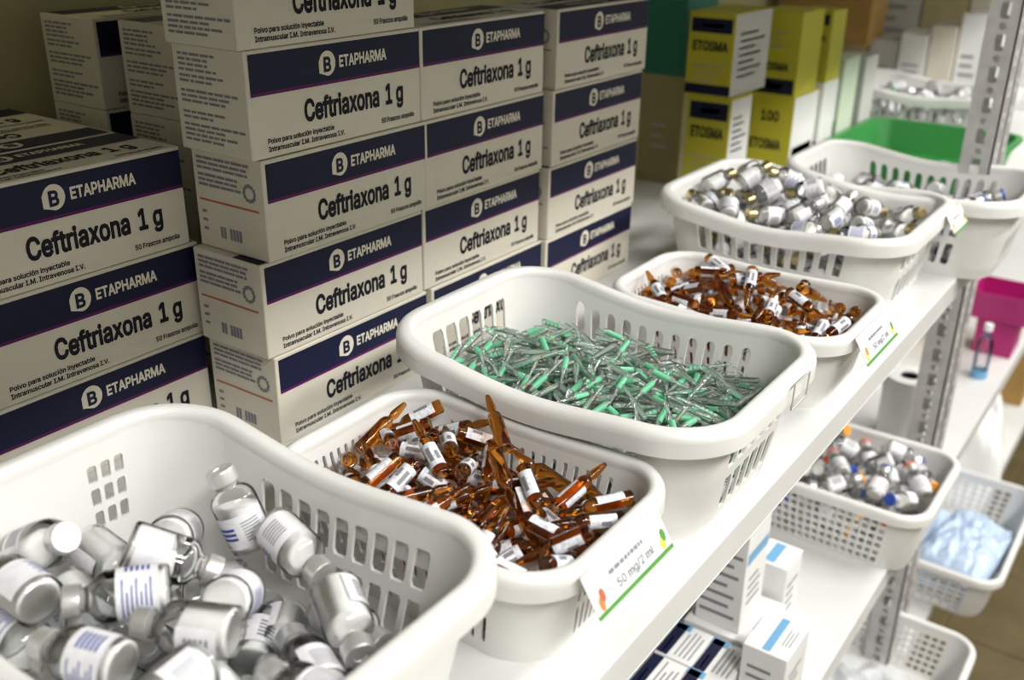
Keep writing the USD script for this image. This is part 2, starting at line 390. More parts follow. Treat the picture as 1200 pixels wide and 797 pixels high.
grid_basket(1.28, .322, LOW, 'white grid basket of vials with blue and orange caps on the lower shelf')
grid_basket(1.365, .268, BOT, 'white grid basket holding clear plastic wrap on the bottom shelf', s=1.1)
grid_basket(1.835, .272, BOT, 'white grid basket of pale blue pouches on the bottom shelf', rz=PI/2, s=1.42)
# ------------------------------------------------------------------ cream cartons in stacks
BW, BH, BD = .191, .0792, .080
def make_carton(name, label, cat, M):
    t = thing(name, label, cat, M)
    obj('carton', cbox(0, BW, 0, BD, 0, BH, .0008), 'carton_cream', t, smooth=False)
    d = .0003
    # printed faces: (corner, along, up) for the long faces and the top
    faces = [((0, 0, 0), (1, 0, 0), (0, 0, 1), BH), ((BW, BD, 0), (-1, 0, 0), (0, 0, 1), BH), ((0, 0, BH), (1, 0, 0), (0, 1, 0), BD)]
    for o, e1, e2, h in faces:
        N, Pu, Lt, Lb, Pr, Sm = [], [], [], [], [], []
        q = lambda u0, u1, v0, v1, dd=d: quad(o, e1, e2, u0*BW, u1*BW, v0*h, v1*h, dd)
        N.append(q(.018, .996, .615, .965)); Pu.append(q(.018, .996, .585, .615))
        # round emblem with a letter B, one corner square
        a = np.linspace(-PI/2, PI, 22); R = .0095; c = np.array([.425*BW, .785*h])
        ring = [(c[0]+R*.92*math.cos(x), c[1]+R*math.sin(x)) for x in a]; ring = ring+[(c[0]-R*.92, c[1]+.2*R)]
        blob = Polygon(ring[:-1]+[(c[0]-R*.95, c[1]+R*.2), (c[0]-R*.95, c[1]-R*.7)]).convex_hull
        v, f = trimesh.creation.triangulate_polygon(blob, engine='earcut')
        v3 = np.array(o, float)+np.outer(v[:, 0], e1)+np.outer(v[:, 1], e2)+np.cross(e1, e2)*.0005
        f = np.array([(x, y, z) if np.cross(v[y]-v[x], v[z]-v[x]) > 0 else (x, z, y) for x, y, z in f])
        Lb.append(trimesh.Trimesh(v3, f, process=False))
        Lt.append(text_on('B', o, e1, e2, c[0]-.0042, c[1]-.0058, .0115, bold=4, d=.0008, width=.0078))
        Lb.append(text_on('ETAPHARMA', o, e1, e2, .492*BW, .735*h, .0092, bold=4, d=.0006, width=.285*BW))
        Pr.append(text_on('Ceftriaxona', o, e1, e2, .285*BW, .275*h, .0172, bold=4, width=.44*BW))
        Pr.append(text_on('1 g', o, e1, e2, .765*BW, .275*h, .0172, bold=4, width=.115*BW))
        Sm.append(text_on('Polvo para solución inyectable', o, e1, e2, .085*BW, .135*h, .0040, bold=3, width=.36*BW))
        Sm.append(text_on('Intramuscular I.M. Intravenosa I.V.', o, e1, e2, .085*BW, .060*h, .0040, bold=3, width=.42*BW))
        Sm.append(text_on('50 Frascos ampolla', o, e1, e2, .735*BW, .085*h, .0042, bold=3, width=.215*BW))
        obj('printed_band', cat_(N), 'print_navy', t, False); obj('band_edge', cat_(Pu), 'print_purple', t, False)
        obj('brand_lettering', cat_(Lb), 'print_cream', t, False); obj('emblem_letter', cat_(Lt), 'print_navy', t, False)
        obj('product_lettering', cat_(Pr), 'print_black', t, False); [obj('small_print', m_, 'print_black', t, False) for m_ in Sm]
    # one end carries five paragraphs, the other a short text, a red rule, a stamp and a batch number
    rg = np.random.default_rng(3); L = []
    o, e1, e2 = (0, BD, 0), (0, -1, 0), (0, 0, 1)
    for v0, nl, w in ((.90, 4, .55), (.70, 2, .62), (.56, 3, .80), (.36, 2, .60), (.24, 4, .86)):
        for k in range(nl):
            u = .08; end = .08+w*(1 if k == 0 else rg.uniform(.6, 1.0))
            while u < end-.03:
                b = min(rg.uniform(.05, .16), end-u); L.append(quad(o, e1, e2, u*BD, (u+b)*BD, (v0-k*.048)*BH, (v0-k*.048+.024)*BH, d)); u += b+.018
    obj('end_print', cat_(L), 'print_grey', t, False)
    o, e1 = (BW, 0, 0), (0, 1, 0); L = []
    for v0, nl, w in ((.91, 3, .78), (.74, 3, .62)):
        for k in range(nl):
            u = .07; end = .07+w*rg.uniform(.85, 1.0)
            while u < end-.03:
                b = min(rg.uniform(.06, .2), end-u); L.append(quad(o, e1, e2, u*BD, (u+b)*BD, (v0-k*.05)*BH, (v0-k*.05+.028)*BH, d)); u += b+.012
    for k in range(3): L.append(quad(o, e1, e2, .08*BD, .15*BD, (.36-k*.09)*BH, (.39-k*.09)*BH, d))
    for k in range(7): L.append(quad(o, e1, e2, (.33+k*.045)*BD, (.365+k*.045)*BD, .13*BH, (.25 if k != 2 else .13)*BH, d))
    for k in range(12):
        a = k*PI/6; c, s = math.cos(a), math.sin(a); u, v = .80+.075*c, .66+.075*s
        L.append(quad(o, e1, e2, (u-.018)*BD, (u+.018)*BD, (v-.018)*BH, (v+.018)*BH, d))
    obj('batch_print', cat_(L), 'print_grey', t, False)
    obj('red_rule', quad(o, e1, e2, .06*BD, .92*BD, .485*BH, .505*BH, d), 'print_red', t, False)
    return t
FLIP = T(BW, BD, 0, PI)
SX, SY = .4876, .5755
LV = ['bottom', 'second from the bottom', 'third from the bottom', 'fourth from the bottom', 'topmost']
carton0 = None
def carton(x, y, z, label, flip=False, rz=0.0):
    global carton0
    M = T(x, y, z, rz)@(FLIP if flip else np.eye(4))
    if carton0 is None:
        carton0 = make_carton('medicine_carton', label, 'carton', M); return carton0
    return dup(carton0, 'medicine_carton', M, label, 'carton')
pz = BH+.0006
jig = [(.004, 0), (-.001, .001), (.007, -.001), (.001, .001), (-.004, 0)]
for k in range(5): carton(SX+jig[k][0], SY+jig[k][1], k*pz, f'cream carton, {LV[k]} of the five in the tallest stack', flip=k < 3, rz=(.004, -.003, .002, -.004, .003)[k])
jig = [(.007, 0), (-.001, .002), (.0, -.001), (-.002, .0)]
for k in range(4): carton(SX+BW+.0035+jig[k][0], SY+jig[k][1], k*pz, f'cream carton, {LV[k] if k < 3 else LV[4]} of the four beside the tallest stack', flip=k % 2 == 0, rz=(.002, -.002, .003, -.002)[k])
jig = [(-.010, .0), (-.008, -.0), (-.004, .0), (0, 0), (.0005, .0)]
for k in range(4): carton(SX+2*BW+.017+jig[k][0], SY-.006+jig[k][1], k*pz, f'cream carton, {LV[k] if k < 3 else LV[4]} of the stack next to yellow ones', flip=k % 2 == 1, rz=(.003, -.002, .002, -.002)[k])
LX, LY = SX+.0062-BW, SY+.0888
ROWS = [LY, LY+.0806, LY+.1612]
for j, y in enumerate(ROWS):
    for k in range(3):
        where = ('front row of the low stack behind the large vials', 'middle row of the low stack', 'row against the olive wall in the low stack')[j]
        carton(LX+(0, .004, -.003)[k], y, k*pz, f'cream carton, {("bottom", "middle", "top")[k]} of the {where}', flip=(j+k) % 2 == 1)
for j, (x, y) in enumerate(((SX+.060, SY+.150), (SX+.050, SY+.252))):
    for k in range(4):
        carton(x, y, k*pz, f'cream carton, {LV[k] if k < 3 else "topmost"} of the {("pile close behind the tallest", "rearmost pile by the olive wall")[j]}', flip=False)

# ------------------------------------------------------------------ how loose things settle in a basket
BIG = ((.085, .120), (.100, .136), .100, .045); SMALL = ((.062, .098), (.073, .110), .074, .035); GRID = ((.088, .118), (.100, .130), .092, .035)
class Heap:
    """a height field over a basket's inside; long round things are laid on it one after another"""
    def __init__(s, PB, bot, top, h, r, target, cell=.0022, z0=.0027):
        cx, cy = PB[:2]; hx, hy = top[0]-.004, top[1]-.004
        s.cx, s.cy, s.hx, s.hy, s.cell, s.target = cx, cy, hx, hy, cell, target
        s.nx, s.ny = int(2*hx/cell)+1, int(2*hy/cell)+1
        X, Y = np.meshgrid(np.linspace(-hx, hx, s.nx), np.linspace(-hy, hy, s.ny), indexing='ij'); q = r-.004
        ax, ay = np.abs(X)-(bot[0]-.0022-q), np.abs(Y)-(bot[1]-.0022-q)
        dist = np.hypot(np.maximum(ax, 0), np.maximum(ay, 0))+np.minimum(np.maximum(ax, ay), 0)-q      # how far outside the floor of the basket
        s.h = np.maximum(z0, np.where(dist > 0, h*(np.maximum(dist, 0)/(top[0]-bot[0]))**1.25+.004, 0)); s.owner = np.full((s.nx, s.ny), -1)
        s.items = []
    def ix(s, x, y): return np.clip(((x-s.cx+s.hx)/s.cell).astype(int), 0, s.nx-1), np.clip(((y-s.cy+s.hy)/s.cell).astype(int), 0, s.ny-1)
    def foot(s, L, r):
        a = np.linspace(-L/2, L/2, max(5, int(L/.0035))); b = np.linspace(-.96, .96, 7)*r
        A, B = np.meshgrid(a, b, indexing='ij'); return A.ravel(), B.ravel()
    def lay(s, rng, L, r, tries=26, tilt=.35, fixed=None, inset=0.0, squash=1.0):
        A, B = s.foot(L, r)
        if fixed is not None: x, y, yaw, pit = (np.array([v]) for v in fixed); n = 1
        else:
            n = tries
            x = s.cx+rng.uniform(-1, 1, n)*(s.hx-r-inset); y = s.cy+rng.uniform(-1, 1, n)*(s.hy-r-inset); yaw = rng.uniform(-PI, PI, n)
            c, sn = np.cos(yaw), np.sin(yaw)
            x = np.clip(x, s.cx-s.hx+abs(c)*L/2+r*abs(sn), s.cx+s.hx-abs(c)*L/2-r*abs(sn)); y = np.clip(y, s.cy-s.hy+abs(sn)*L/2+r*abs(c), s.cy+s.hy-abs(sn)*L/2-r*abs(c))
            e = .36*L
            i, j = s.ix(x+c*e, y+sn*e); h1 = s.h[i, j]; i, j = s.ix(x-c*e, y-sn*e); h0 = s.h[i, j]
            pit = np.clip(np.arctan2(h1-h0, 2*e), -tilt, tilt)*rng.uniform(.6, 1, n)+rng.normal(0, .06, n)
        cp, sp = np.cos(pit), np.sin(pit)
        X = x[:, None]+np.cos(yaw)[:, None]*A*cp[:, None]-np.sin(yaw)[:, None]*B
        Y = y[:, None]+np.sin(yaw)[:, None]*A*cp[:, None]+np.cos(yaw)[:, None]*B
        i, j = s.ix(X, Y); half = np.sqrt(np.maximum(r*r-B*B, 0))/np.maximum(cp, .5)[:, None]*squash
        need = s.h[i, j]+half-A*sp[:, None]
        z = need.max(1)
        over = z-s.target(x, y)
        k = int(np.argmin(over)) if fixed is None else 0
        if fixed is None and over[k] > 0: return None
        n_ = len(s.items)
        top = z[k]+A*sp[k]+half[k]
        ii, jj = i[k], j[k]; win = top > s.h[ii, jj]
        s.h[ii[win], jj[win]] = top[win]; s.owner[ii[win], jj[win]] = n_
        d = np.array([math.cos(yaw[k])*cp[k], math.sin(yaw[k])*cp[k], sp[k]])
        s.items.append((np.array([x[k], y[k], z[k]]), d, rng.uniform(0, 2*PI))); return n_
    def seen(s):
        c = np.zeros(len(s.items)); u, m = np.unique(s.owner[s.owner >= 0], return_counts=True); c[u] = m; return c
def pose(c, d, roll, L):
    """matrix for a thing whose axis is local +z from its base at the origin, length L, its middle at c along d"""
    d = d/np.linalg.norm(d); a = np.cross(d, [0, 0, 1.0]) if abs(d[2]) < .99 else np.array([1.0, 0, 0]); a /= np.linalg.norm(a); b = np.cross(d, a)
    M = np.eye(4); M[:3, 0] = a*math.cos(roll)+b*math.sin(roll); M[:3, 1] = np.cross(d, M[:3, 0]); M[:3, 2] = d; M[:3, 3] = c-d*L/2; return M

# ------------------------------------------------------------------ vials
def vial_glass(r, H):
    s = H*.60
    return lathe([(0, .001), (r*.55, .0012), (r*.9, .0002), (r*.985, .0014), (r, .004), (r, s*.6), (r, s), (r*.97, s+r*.2), (r*.85, s+r*.40), (r*.66, s+r*.54), (r*.54, s+r*.62), (r*.50, s+r*.72), (r*.50, H-.011)], 28)
def vial_powder(r, H, fill, slope=.25):
    q = r-.0012; s = H*.60*fill
    m = lathe([(0, .0018), (q*.8, .0018), (q*.97, .0032), (q, .006), (q, s*.5), (q, s), (q*.7, s+.0010), (q*.3, s+.0004), (0, s)], 24)
    v = m.vertices; top = v[:, 2] > s*.9; v[top, 2] = np.minimum(v[top, 2]+v[top, 0]*slope, H*.66); return m
def make_vial(name, label, cat, M, r=.0122, H=.048, fill=.8, cap='aluminium', flip=None, style='stripes', group=None, slope=.25):
    t = thing(name, label, cat, M, group)
    obj('glass', vial_glass(r, H), 'clear_glass', t, 40)
    obj('powder', vial_powder(r, H, fill, slope), 'powder', t, 35)
    cr = r*.62
    obj('stopper', lathe([(0, H-.012), (r*.47, H-.012), (r*.47, H-.0075), (cr*.96, H-.0075), (cr*.96, H-.002), (0, H-.002)], 20), 'rubber', t, 30)
    obj('crimp_cap', lathe([(r*.52, H-.0092), (cr*1.02, H-.0088), (cr*1.04, H-.008), (cr*1.02, H-.001), (cr*.95, H), (cr*.45, H), (cr*.42, H-.0006), (0, H-.0006)], 24), cap, t, 30)
    if flip: obj('flip_cap', lathe([(0, H-.0004), (cr*1.06, H-.0004), (cr*1.10, H+.0004), (cr*1.10, H+.0018), (cr*1.0, H+.0028), (cr*.6, H+.0024), (0, H+.0024)], 24), flip, t, 30)
    z0, z1 = H*.10, H*.50; R = r+.00015
    lb = obj('label', patch(R, -2.3, 2.3, z0, z1, 26), 'vial_label', t, True)
    h = z1-z0; P = []
    if style == 'stripes':
        for k in range(3): P.append(patch(R+.0001, -.55, .75, z0+h*(.30+.15*k), z0+h*(.385+.15*k), 8))
        obj('stripe', cat_(P), 'print_blue', lb, True)
        obj('red_mark', cat_([patch(R+.0001, -.5, .2, z0+h*.08, z0+h*.14, 6), patch(R+.0001, -.5, .0, z0+h*.17, z0+h*.22, 6)]), 'print_orange', lb, True)
        G = [patch(R+.0001, 1.1, 1.9, z0+h*(.2+.09*k), z0+h*(.235+.09*k), 6) for k in range(7)]+[patch(R+.0001, -1.9, -1.0, z0+h*(.2+.1*k), z0+h*(.24+.1*k), 6) for k in range(6)]
        obj('fine_print', cat_(G), 'print_grey', lb, True)
    else:
        G = [patch(R+.0001, -.8+.1*(k % 2), .8-.25*(k % 3), z0+h*(.16+.11*k), z0+h*(.20+.11*k), 8) for k in range(7)]
        G += [patch(R+.0001, 1.2, 1.9, z0+h*(.2+.13*k), z0+h*(.27+.13*k), 6) for k in range(5)]
        obj('fine_print', cat_(G), 'print_grey' if style == 'plain' else 'print_blue', lb, True)
    return t
class Kit:
    """the first thing of each variant is built, the rest are copies of it"""
    def __init__(s): s.first = {}
    def put(s, key, build, name, M, label, cat, group=None):
        if key not in s.first: s.first[key] = build(M, label, group); return s.first[key]
        return dup(s.first[key], name, M, label, cat, group)

KIT = Kit()
def zone(c, PB):
    dx, dy = c[0]-PB[0], c[1]-PB[1]
    return f'{"wall end" if dy > .042 else "aisle end" if dy < -.042 else "middle"}, {"near" if dx < -.028 else "far" if dx > .028 else "central"} part'
SN = dict(stripes='blue-striped', plain='grey-printed', blue='blue-printed')
VR, VH = .0142, .0545
def big_vial(M, label, style='stripes', fill=.8, flip=None, group=None, cap='aluminium'):
    return KIT.put(('big', style, fill, flip, cap), lambda M, l, g: make_vial('glass_vial', l, 'vial', M, VR, VH, fill, cap, flip, style, g), 'glass_vial', M, label, 'vial', group)
# near basket: a bed of vials, then the ones on top as they lie in the photograph
rg = np.random.default_rng(11)
H1 = Heap(PB1, *BIG, lambda x, y: .064+.016*np.clip((y-.27)/.2, 0, 1)*np.clip((.31-x)/.06, 0, 1)-.020*np.clip((x-.30)/.04, 0, 1))
def fill_vials(most):
    miss = 0
    while miss < 30 and len(H1.items) < most: miss = miss+1 if H1.lay(rg, VH, VR, tilt=.6, tries=120) is None else 0
HERO = [  # x, y, yaw, pitch, roll, style, fill, what it looks like
    (.336, .440, 1.9, 1.20, 2.6, 'stripes', .9, 'upright large vial with blue stripes, standing highest in its basket'),
    (.336, .388, -1.75, -.15, .6, 'stripes', .95, 'large striped vial tilted against the wall beside the amber ampoules'),
    (.272, .478, -1.59, -.12, 1.6, 'blue', .95, 'large vial with blue fine print lying neck down by the back corner of its basket'),
    (.312, .468, .70, -.42, 0, 'plain', .95, 'large vial whose round glass bottom faces up, beside the upright one'),
    (.240, .456, -1.66, -.15, 1.2, 'stripes', .95, 'large vial with blue stripes lying beside the heap\'s outer edge'),
    (.314, .328, -2.1, -.15, 2.2, 'plain', 1.1, 'large vial full of white powder slanting down below the upright one'),
    (.290, .388, .62, -.50, .4, 'blue', 1.1, 'large vial with its white powder base turned up in the middle of the heap'),
    (.246, .374, 2.05, .0, 1.6, 'plain', .9, 'large vial lying crosswise with a plain white label'),
]
full, H1.target = H1.target, (lambda x, y: .032+0*x)
fill_vials(40); hero = {}
for x, y, yaw, pit, roll, style, fill, lab in HERO: hero[H1.lay(rg, VH, VR, fixed=(x, y, yaw, pit))] = (roll, style, fill, lab)
H1.target = full; fill_vials(90)
for i, (c, d, ro) in enumerate(H1.items):
    if i in hero: roll, style, fill, lab = hero[i]; big_vial(pose(c, d, roll, VH), lab, style, fill)
    else: big_vial(pose(c, d, ro, VH), f'large {SN[("stripes", "plain", "blue")[i % 3]]} vial lying at the {zone(c, PB1)} of the large vials\' basket', ('stripes', 'plain', 'blue')[i % 3], (.8, .62)[i % 2], group='large vials heaped in their basket')

# ------------------------------------------------------------------ amber ampoules
AR, AL = .0054, .050
def make_amber(M, label, group, kind):
    t = thing('amber_ampoule', label, 'ampoule', M, group)
    obj('glass', lathe([(0, .0004), (AR*.8, 0), (AR, .0012), (AR, .028), (AR*.85, .0310), (AR*.5, .0330), (AR*.42, .0342), (AR*.55, .036), (AR*.62, .0378), (AR*.55, .0415), (AR*.42, .0465), (AR*.3, .0494), (0, .050)], 14), 'amber_glass', t, 45)
    R = AR+.00015
    lb = obj('label', patch(R, -2.6, 2.6, .006, .0245, 14), 'label_paper', t, True) if kind != 'bare' else None
    if kind == 'flag': obj('tear_strip', cat_([patch(R+.0002, -.32, .32, .0245, .0275, 4), patch(R*.99+.0003, -.18, .18, .0275, .0300, 4)]), 'paper', t, True)
    if lb is not None: obj('print', cat_([patch(R+.0001, -1.5+k*.9, -1.0+k*.9, .0100, .0210-.004*(k % 2), 3) for k in range(4)]), 'print_grey', lb, True)
    return t
def clear_ampoule(M, label, group, kind):
    t = thing('clear_ampoule', label, 'ampoule', M, group); r = .0025
    obj('glass', lathe([(0, 0), (r*.8, .0002), (r, .001), (r, .0215), (r*.5, .0240), (r*.45, .0248), (r*.6, .0260), (r*.62, .0295), (r*.5, .0370), (0, .0395)], 9), 'ampoule_glass', t, 50)
    if kind == 'green': obj('print', cat_([patch(r+.0001, -2.0, 2.0, .004, .018, 6)]), 'print_ampoule', t, True)
    if kind in ('lines', 'ring'): obj('print', cat_([patch(r+.0001, -1.2, 1.2, .004+k*.0036, .0062+k*.0036, 5) for k in range(4)]), 'print_ampoule', t, True)
    if kind == 'ring': obj('ring', cat_([patch(r*.5+.0001, -PI, PI, .0238, .0249, 8)]), 'print_orange', t, True)
    return t
def stuff_of(name, label, cat, protos, mats):
    """the many pieces below the ones one can tell apart: one object"""
    pi = UsdGeom.PointInstancer.Define(stage, numbered('/World', name)); tag(pi, label, cat, None, 'stuff')
    rel = pi.CreatePrototypesRel()
    for k, (nm, parts) in enumerate(protos):
        x = UsdGeom.Xform.Define(stage, f'{pi.GetPath()}/{nm}'); rel.AddTarget(x.GetPath())
        for pn, me, ma, sm in parts: obj(pn, me, ma, x, sm)
    from scipy.spatial.transform import Rotation
    P = np.array([m[:3, 3] for _, m in mats]); Q = Rotation.from_matrix([m[:3, :3] for _, m in mats]).as_quat()
    pi.CreateProtoIndicesAttr([int(k) for k, _ in mats]); pi.CreatePositionsAttr([Gf.Vec3f(*map(float, p)) for p in P])
    pi.CreateOrientationsAttr([Gf.Quath(float(q[3]), float(q[0]), float(q[1]), float(q[2])) for q in Q])
    return pi
def amber_parts():
    R = AR+.00015
    return [('glass', lathe([(0, .0004), (AR*.8, 0), (AR, .0012), (AR, .028), (AR*.85, .031), (AR*.5, .033), (AR*.42, .0342), (AR*.62, .0378), (AR*.55, .0415), (AR*.3, .0494), (0, .050)], 10), 'amber_glass', 45), ('label', patch(R, -2.6, 2.6, .006, .0245, 10), 'label_paper', True)]
def amber_heap(PB, seed, target, keep, lab, grp, sticks=()):
    rg = np.random.default_rng(seed); Hp = Heap(PB, *SMALL, target)
    miss = 0
    while miss < 25 and len(Hp.items) < 700:
        miss = miss+1 if Hp.lay(rg, AL*.97, AR, tilt=.5, squash=.9) is None else 0
    s = Hp.seen(); order = np.argsort(-s); vis = [i for i in order if s[i] > -1][:keep]; hidden = [i for i in range(len(Hp.items)) if i not in set(vis)]
    if hidden: stuff_of('ampoule_filling', f'amber ampoules lower down in {lab}', 'ampoules', [('amber', amber_parts())], [(0, pose(*Hp.items[i], AL)) for i in hidden])
    for n, i in enumerate(sorted(vis)):
        k = ('plain', 'flag', 'plain', 'flag', 'plain', 'bare')[n % 6]
        KIT.put(('amber', k), lambda M, l, g: make_amber(M, l, g, k), 'amber_ampoule', pose(*Hp.items[i], AL), f'small amber glass ampoule lying in the heap of {lab}', 'ampoule', grp)
    for x, y, yaw, pit, l in sticks:
        i = Hp.lay(rg, AL, AR, fixed=(x, y, yaw, pit)); KIT.put(('amber', 'bare'), lambda M, l, g: make_amber(M, l, g, 'bare'), 'amber_ampoule', pose(*Hp.items[i], AL), l, 'ampoule')
    return len(vis), len(hidden)
n1 = amber_heap(PB2, 21, lambda x, y: .066+.018*np.exp(-((x-PB2[0]+.01)/.045)**2-((y-PB2[1]-.03)/.07)**2), 150, 'the low basket beside the large vials', 'amber ampoules in the low basket beside the large vials',
   sticks=[(PB2[0]+.048, PB2[1]+.012, .9, .35, 'single bare amber ampoule sticking up against the rim of the green ampoules\' basket')])
n2 = amber_heap(PB4, 22, lambda x, y: .068+.022*np.exp(-((x-PB4[0]-.005)/.05)**2-((y-PB4[1]-.02)/.07)**2), 149, 'the low basket behind the green ampoules', 'amber ampoules in the low basket behind the green ampoules')
rg = np.random.default_rng(31)
HG = Heap(PB3, *BIG, lambda x, y: .069+.014*np.exp(-((x-PB3[0]+.02)/.06)**2-((y-PB3[1]-.05)/.08)**2), cell=.0015)
miss = 0
while miss < 10 and len(HG.items) < 4200:
    miss = miss+1 if HG.lay(rg, .0385, .0025, tries=16, tilt=.5, squash=.85) is None else 0
s = HG.seen(); order = np.argsort(-s); vis = sorted(order[:300]); hid = sorted(order[300:])
r_ = .0025
stuff_of('ampoule_filling', 'clear and green ampoules packed below the topmost ones in the same basket', 'ampoules',
    [('clear', [('glass', lathe([(0, 0), (r_, .001), (r_, .0215), (r_*.5, .024), (r_*.62, .0295), (0, .0395)], 7), 'ampoule_glass', 50), ('print', patch(r_+.0001, -2.0, 2.0, .004, .018, 5), 'print_ampoule', True)]),
     ('bare', [('glass', lathe([(0, 0), (r_, .001), (r_, .0215), (r_*.5, .024), (r_*.62, .0295), (0, .0395)], 7), 'ampoule_glass', 50)])], [(int(i % 4 == 0), pose(*HG.items[i], .0395)) for i in hid])
for n, i in enumerate(vis):
    k = ('green', 'lines', 'green', 'bare', 'lines', 'green', 'ring')[n % 7]
    KIT.put(('clear', k), lambda M, l, g: clear_ampoule(M, l, g, k), 'clear_ampoule', pose(*HG.items[i], .0395), 'thin clear glass ampoule lying on top in the basket of green ampoules', 'ampoule', 'topmost clear and green ampoules')
print('ampoules', n1, n2, len(HG.items))

# ------------------------------------------------------------------ vials in the farther baskets
def vial_heap(PB, seed, shape, target, variants, lab, grp, r, H, z0=0.0, most=140):
    rg = np.random.default_rng(seed); Hp = Heap(PB, *shape, target, cell=.003)
    miss = 0
    while miss < 10 and len(Hp.items) < most:
        miss = miss+1 if Hp.lay(rg, H, r, tilt=.5) is None else 0
    s = Hp.seen()
    for i, (c, d, ro) in enumerate(Hp.items):
        kw = variants[i % len(variants)]
        KIT.put((r, tuple(sorted(kw.items()))), lambda M, l, g: make_vial('glass_vial', l, 'vial', M, r, H, group=g, **kw), 'glass_vial', pose(c+np.array([0, 0, z0]), d, ro, H), lab(kw).replace('vial in', f'{SN[kw["style"]]} vial, {zone(c, PB)} of').replace('clear ', '').replace('glass ', ''), 'vial', grp(kw))
CAPN = {'gold_cap': 'gold', 'aluminium': 'silver'}
vial_heap(PB5, 41, BIG, lambda x, y: .090+.034*np.exp(-((x-PB5[0])/.08)**2-((y-PB5[1]-.05)/.09)**2),
    [dict(cap='gold_cap', style='blue', fill=.75), dict(cap='gold_cap', style='plain', fill=.6), dict(cap='aluminium', style='blue', fill=.75), dict(cap='gold_cap', style='plain', fill=.85)],
    lambda kw: f'{CAPN[kw["cap"]]}-capped glass vial in the heap behind the amber ampoules', lambda kw: f'{CAPN[kw["cap"]]}-capped vials behind the amber ampoules', .0110, .042)
vial_heap(PB6, 42, BIG, lambda x, y: .070+0*x,
    [dict(cap='aluminium', style='plain', fill=.5, flip='cap_white'), dict(cap='aluminium', style='blue', fill=.6), dict(cap='aluminium', style='plain', fill=.4, flip='cap_blue')],
    lambda kw: f'{dict(cap_white="white", cap_blue="blue").get(kw.get("flip"), "silver")}-capped clear vial in the basket by the slotted post', lambda kw: f'{dict(cap_white="white", cap_blue="blue").get(kw.get("flip"), "silver")}-capped vials by the slotted post', .0115, .044)
vial_heap((1.28, .322), 43, GRID, lambda x, y: .100+0*x,
    [dict(cap='aluminium', style='plain', fill=.5, flip='cap_blue'), dict(cap='aluminium', style='plain', fill=.8, flip='cap_red'), dict(cap='aluminium', style='plain', fill=.6), dict(cap='aluminium', style='plain', fill=.8, flip='cap_blue'), dict(cap='aluminium', style='plain', fill=.7, flip='cap_orange')],
    lambda kw: f'{dict(cap_blue="blue", cap_red="red", cap_orange="orange").get(kw.get("flip"), "silver")}-capped vial in the grid basket on the lower shelf', lambda kw: f'{dict(cap_blue="blue", cap_red="red", cap_orange="orange").get(kw.get("flip"), "silver")}-capped vials in the grid basket on the lower shelf', .0125, .050, z0=LOW)

# ------------------------------------------------------------------ things taped and clipped to the baskets
def rim_tag(B, x, w, y, z, hgt, tiltd, lines, dots, holder=False):
    """paper tag in the basket's own frame, leaning on the front rim; lines: (text, u, v, height, width)"""
    e1 = np.array([1.0, 0, 0]); e2 = np.array([0, math.sin(tiltd), math.cos(tiltd)]); n = np.cross(e1, e2)
    o = np.array([x, y, z])-e2*hgt
    v = [o, o+e1*w, o+e1*w+e2*hgt, o+e2*hgt]; back = [p-n*.0006 for p in v]
    m = trimesh.convex.convex_hull(np.array(v+back))
    tg = obj('paper_tag', m, 'paper', B, False)
    for tx, u, vv, ht, wd in lines: obj('lettering', text_on(tx, o, e1, e2, u*w, vv*hgt, ht, bold=3, d=.0003, width=wd*w), 'print_grey', tg, False)
    rg = np.random.default_rng(5); L = []; u = .26
    while u < .70:
        b = rg.uniform(.02, .07); L.append(quad(o, e1, e2, u*w, (u+b)*w, .60*hgt, .70*hgt, .0003)); u += b+.012
    obj('fine_print', cat_(L), 'print_grey', tg, False)
    obj('green_edge', quad(o, e1, e2, 0, w, 0, .10*hgt, .0003), 'print_green', tg, False)
    for u, c1, c2 in dots:
        for k, c in enumerate((c1, c2)):
            a = np.arange(10)*PI/5; ctr = o+e1*(u*w+(k-.5)*.003)+e2*(.30*hgt+(k-.3)*.004)+n*(.0003+.0001*k)
            P = np.vstack([ctr]+[ctr+(e1*math.cos(t)*.0026+e2*math.sin(t)*.0042) for t in a])
            obj('emblem', trimesh.Trimesh(P, np.array([(0, 1+i, 1+(i+1) % 10) for i in range(10)]), process=False), c, tg, False)
TL = [('50 mg/2 ml', .30, .24, .0055, .48)]
rim_tag(b2, -.056, .088, -.1215, .078, .027, .55, TL, ((.10, 'print_orange', 'print_red'), (.92, 'print_yellow', 'print_green')))
rim_tag(b4, -.052, .088, -.1215, .078, .027, .55, TL, ((.10, 'print_yellow', 'print_orange'), (.92, 'print_yellow', 'print_green')))
rim_tag(b5, .025, .060, -.151, .103, .024, .55, [], ((.10, 'print_yellow', 'print_orange'), (.92, 'print_yellow', 'print_green')))
# wire clip on the front rim of the green ampoules' basket
def tube(pts, r, n=6):
    ms = []
    for a, b in zip(pts[:-1], pts[1:]):
        c = trimesh.creation.cylinder(r, segment=(a, b), sections=n); ms.append(c)
    return cat_(ms)
obj('tag_clip', tube([(.010, -.1515, .084), (.010, -.1520, .104), (.040, -.1520, .104), (.040, -.1515, .084), (.010, -.1515, .084)], .0007), 'steel', b3, True)

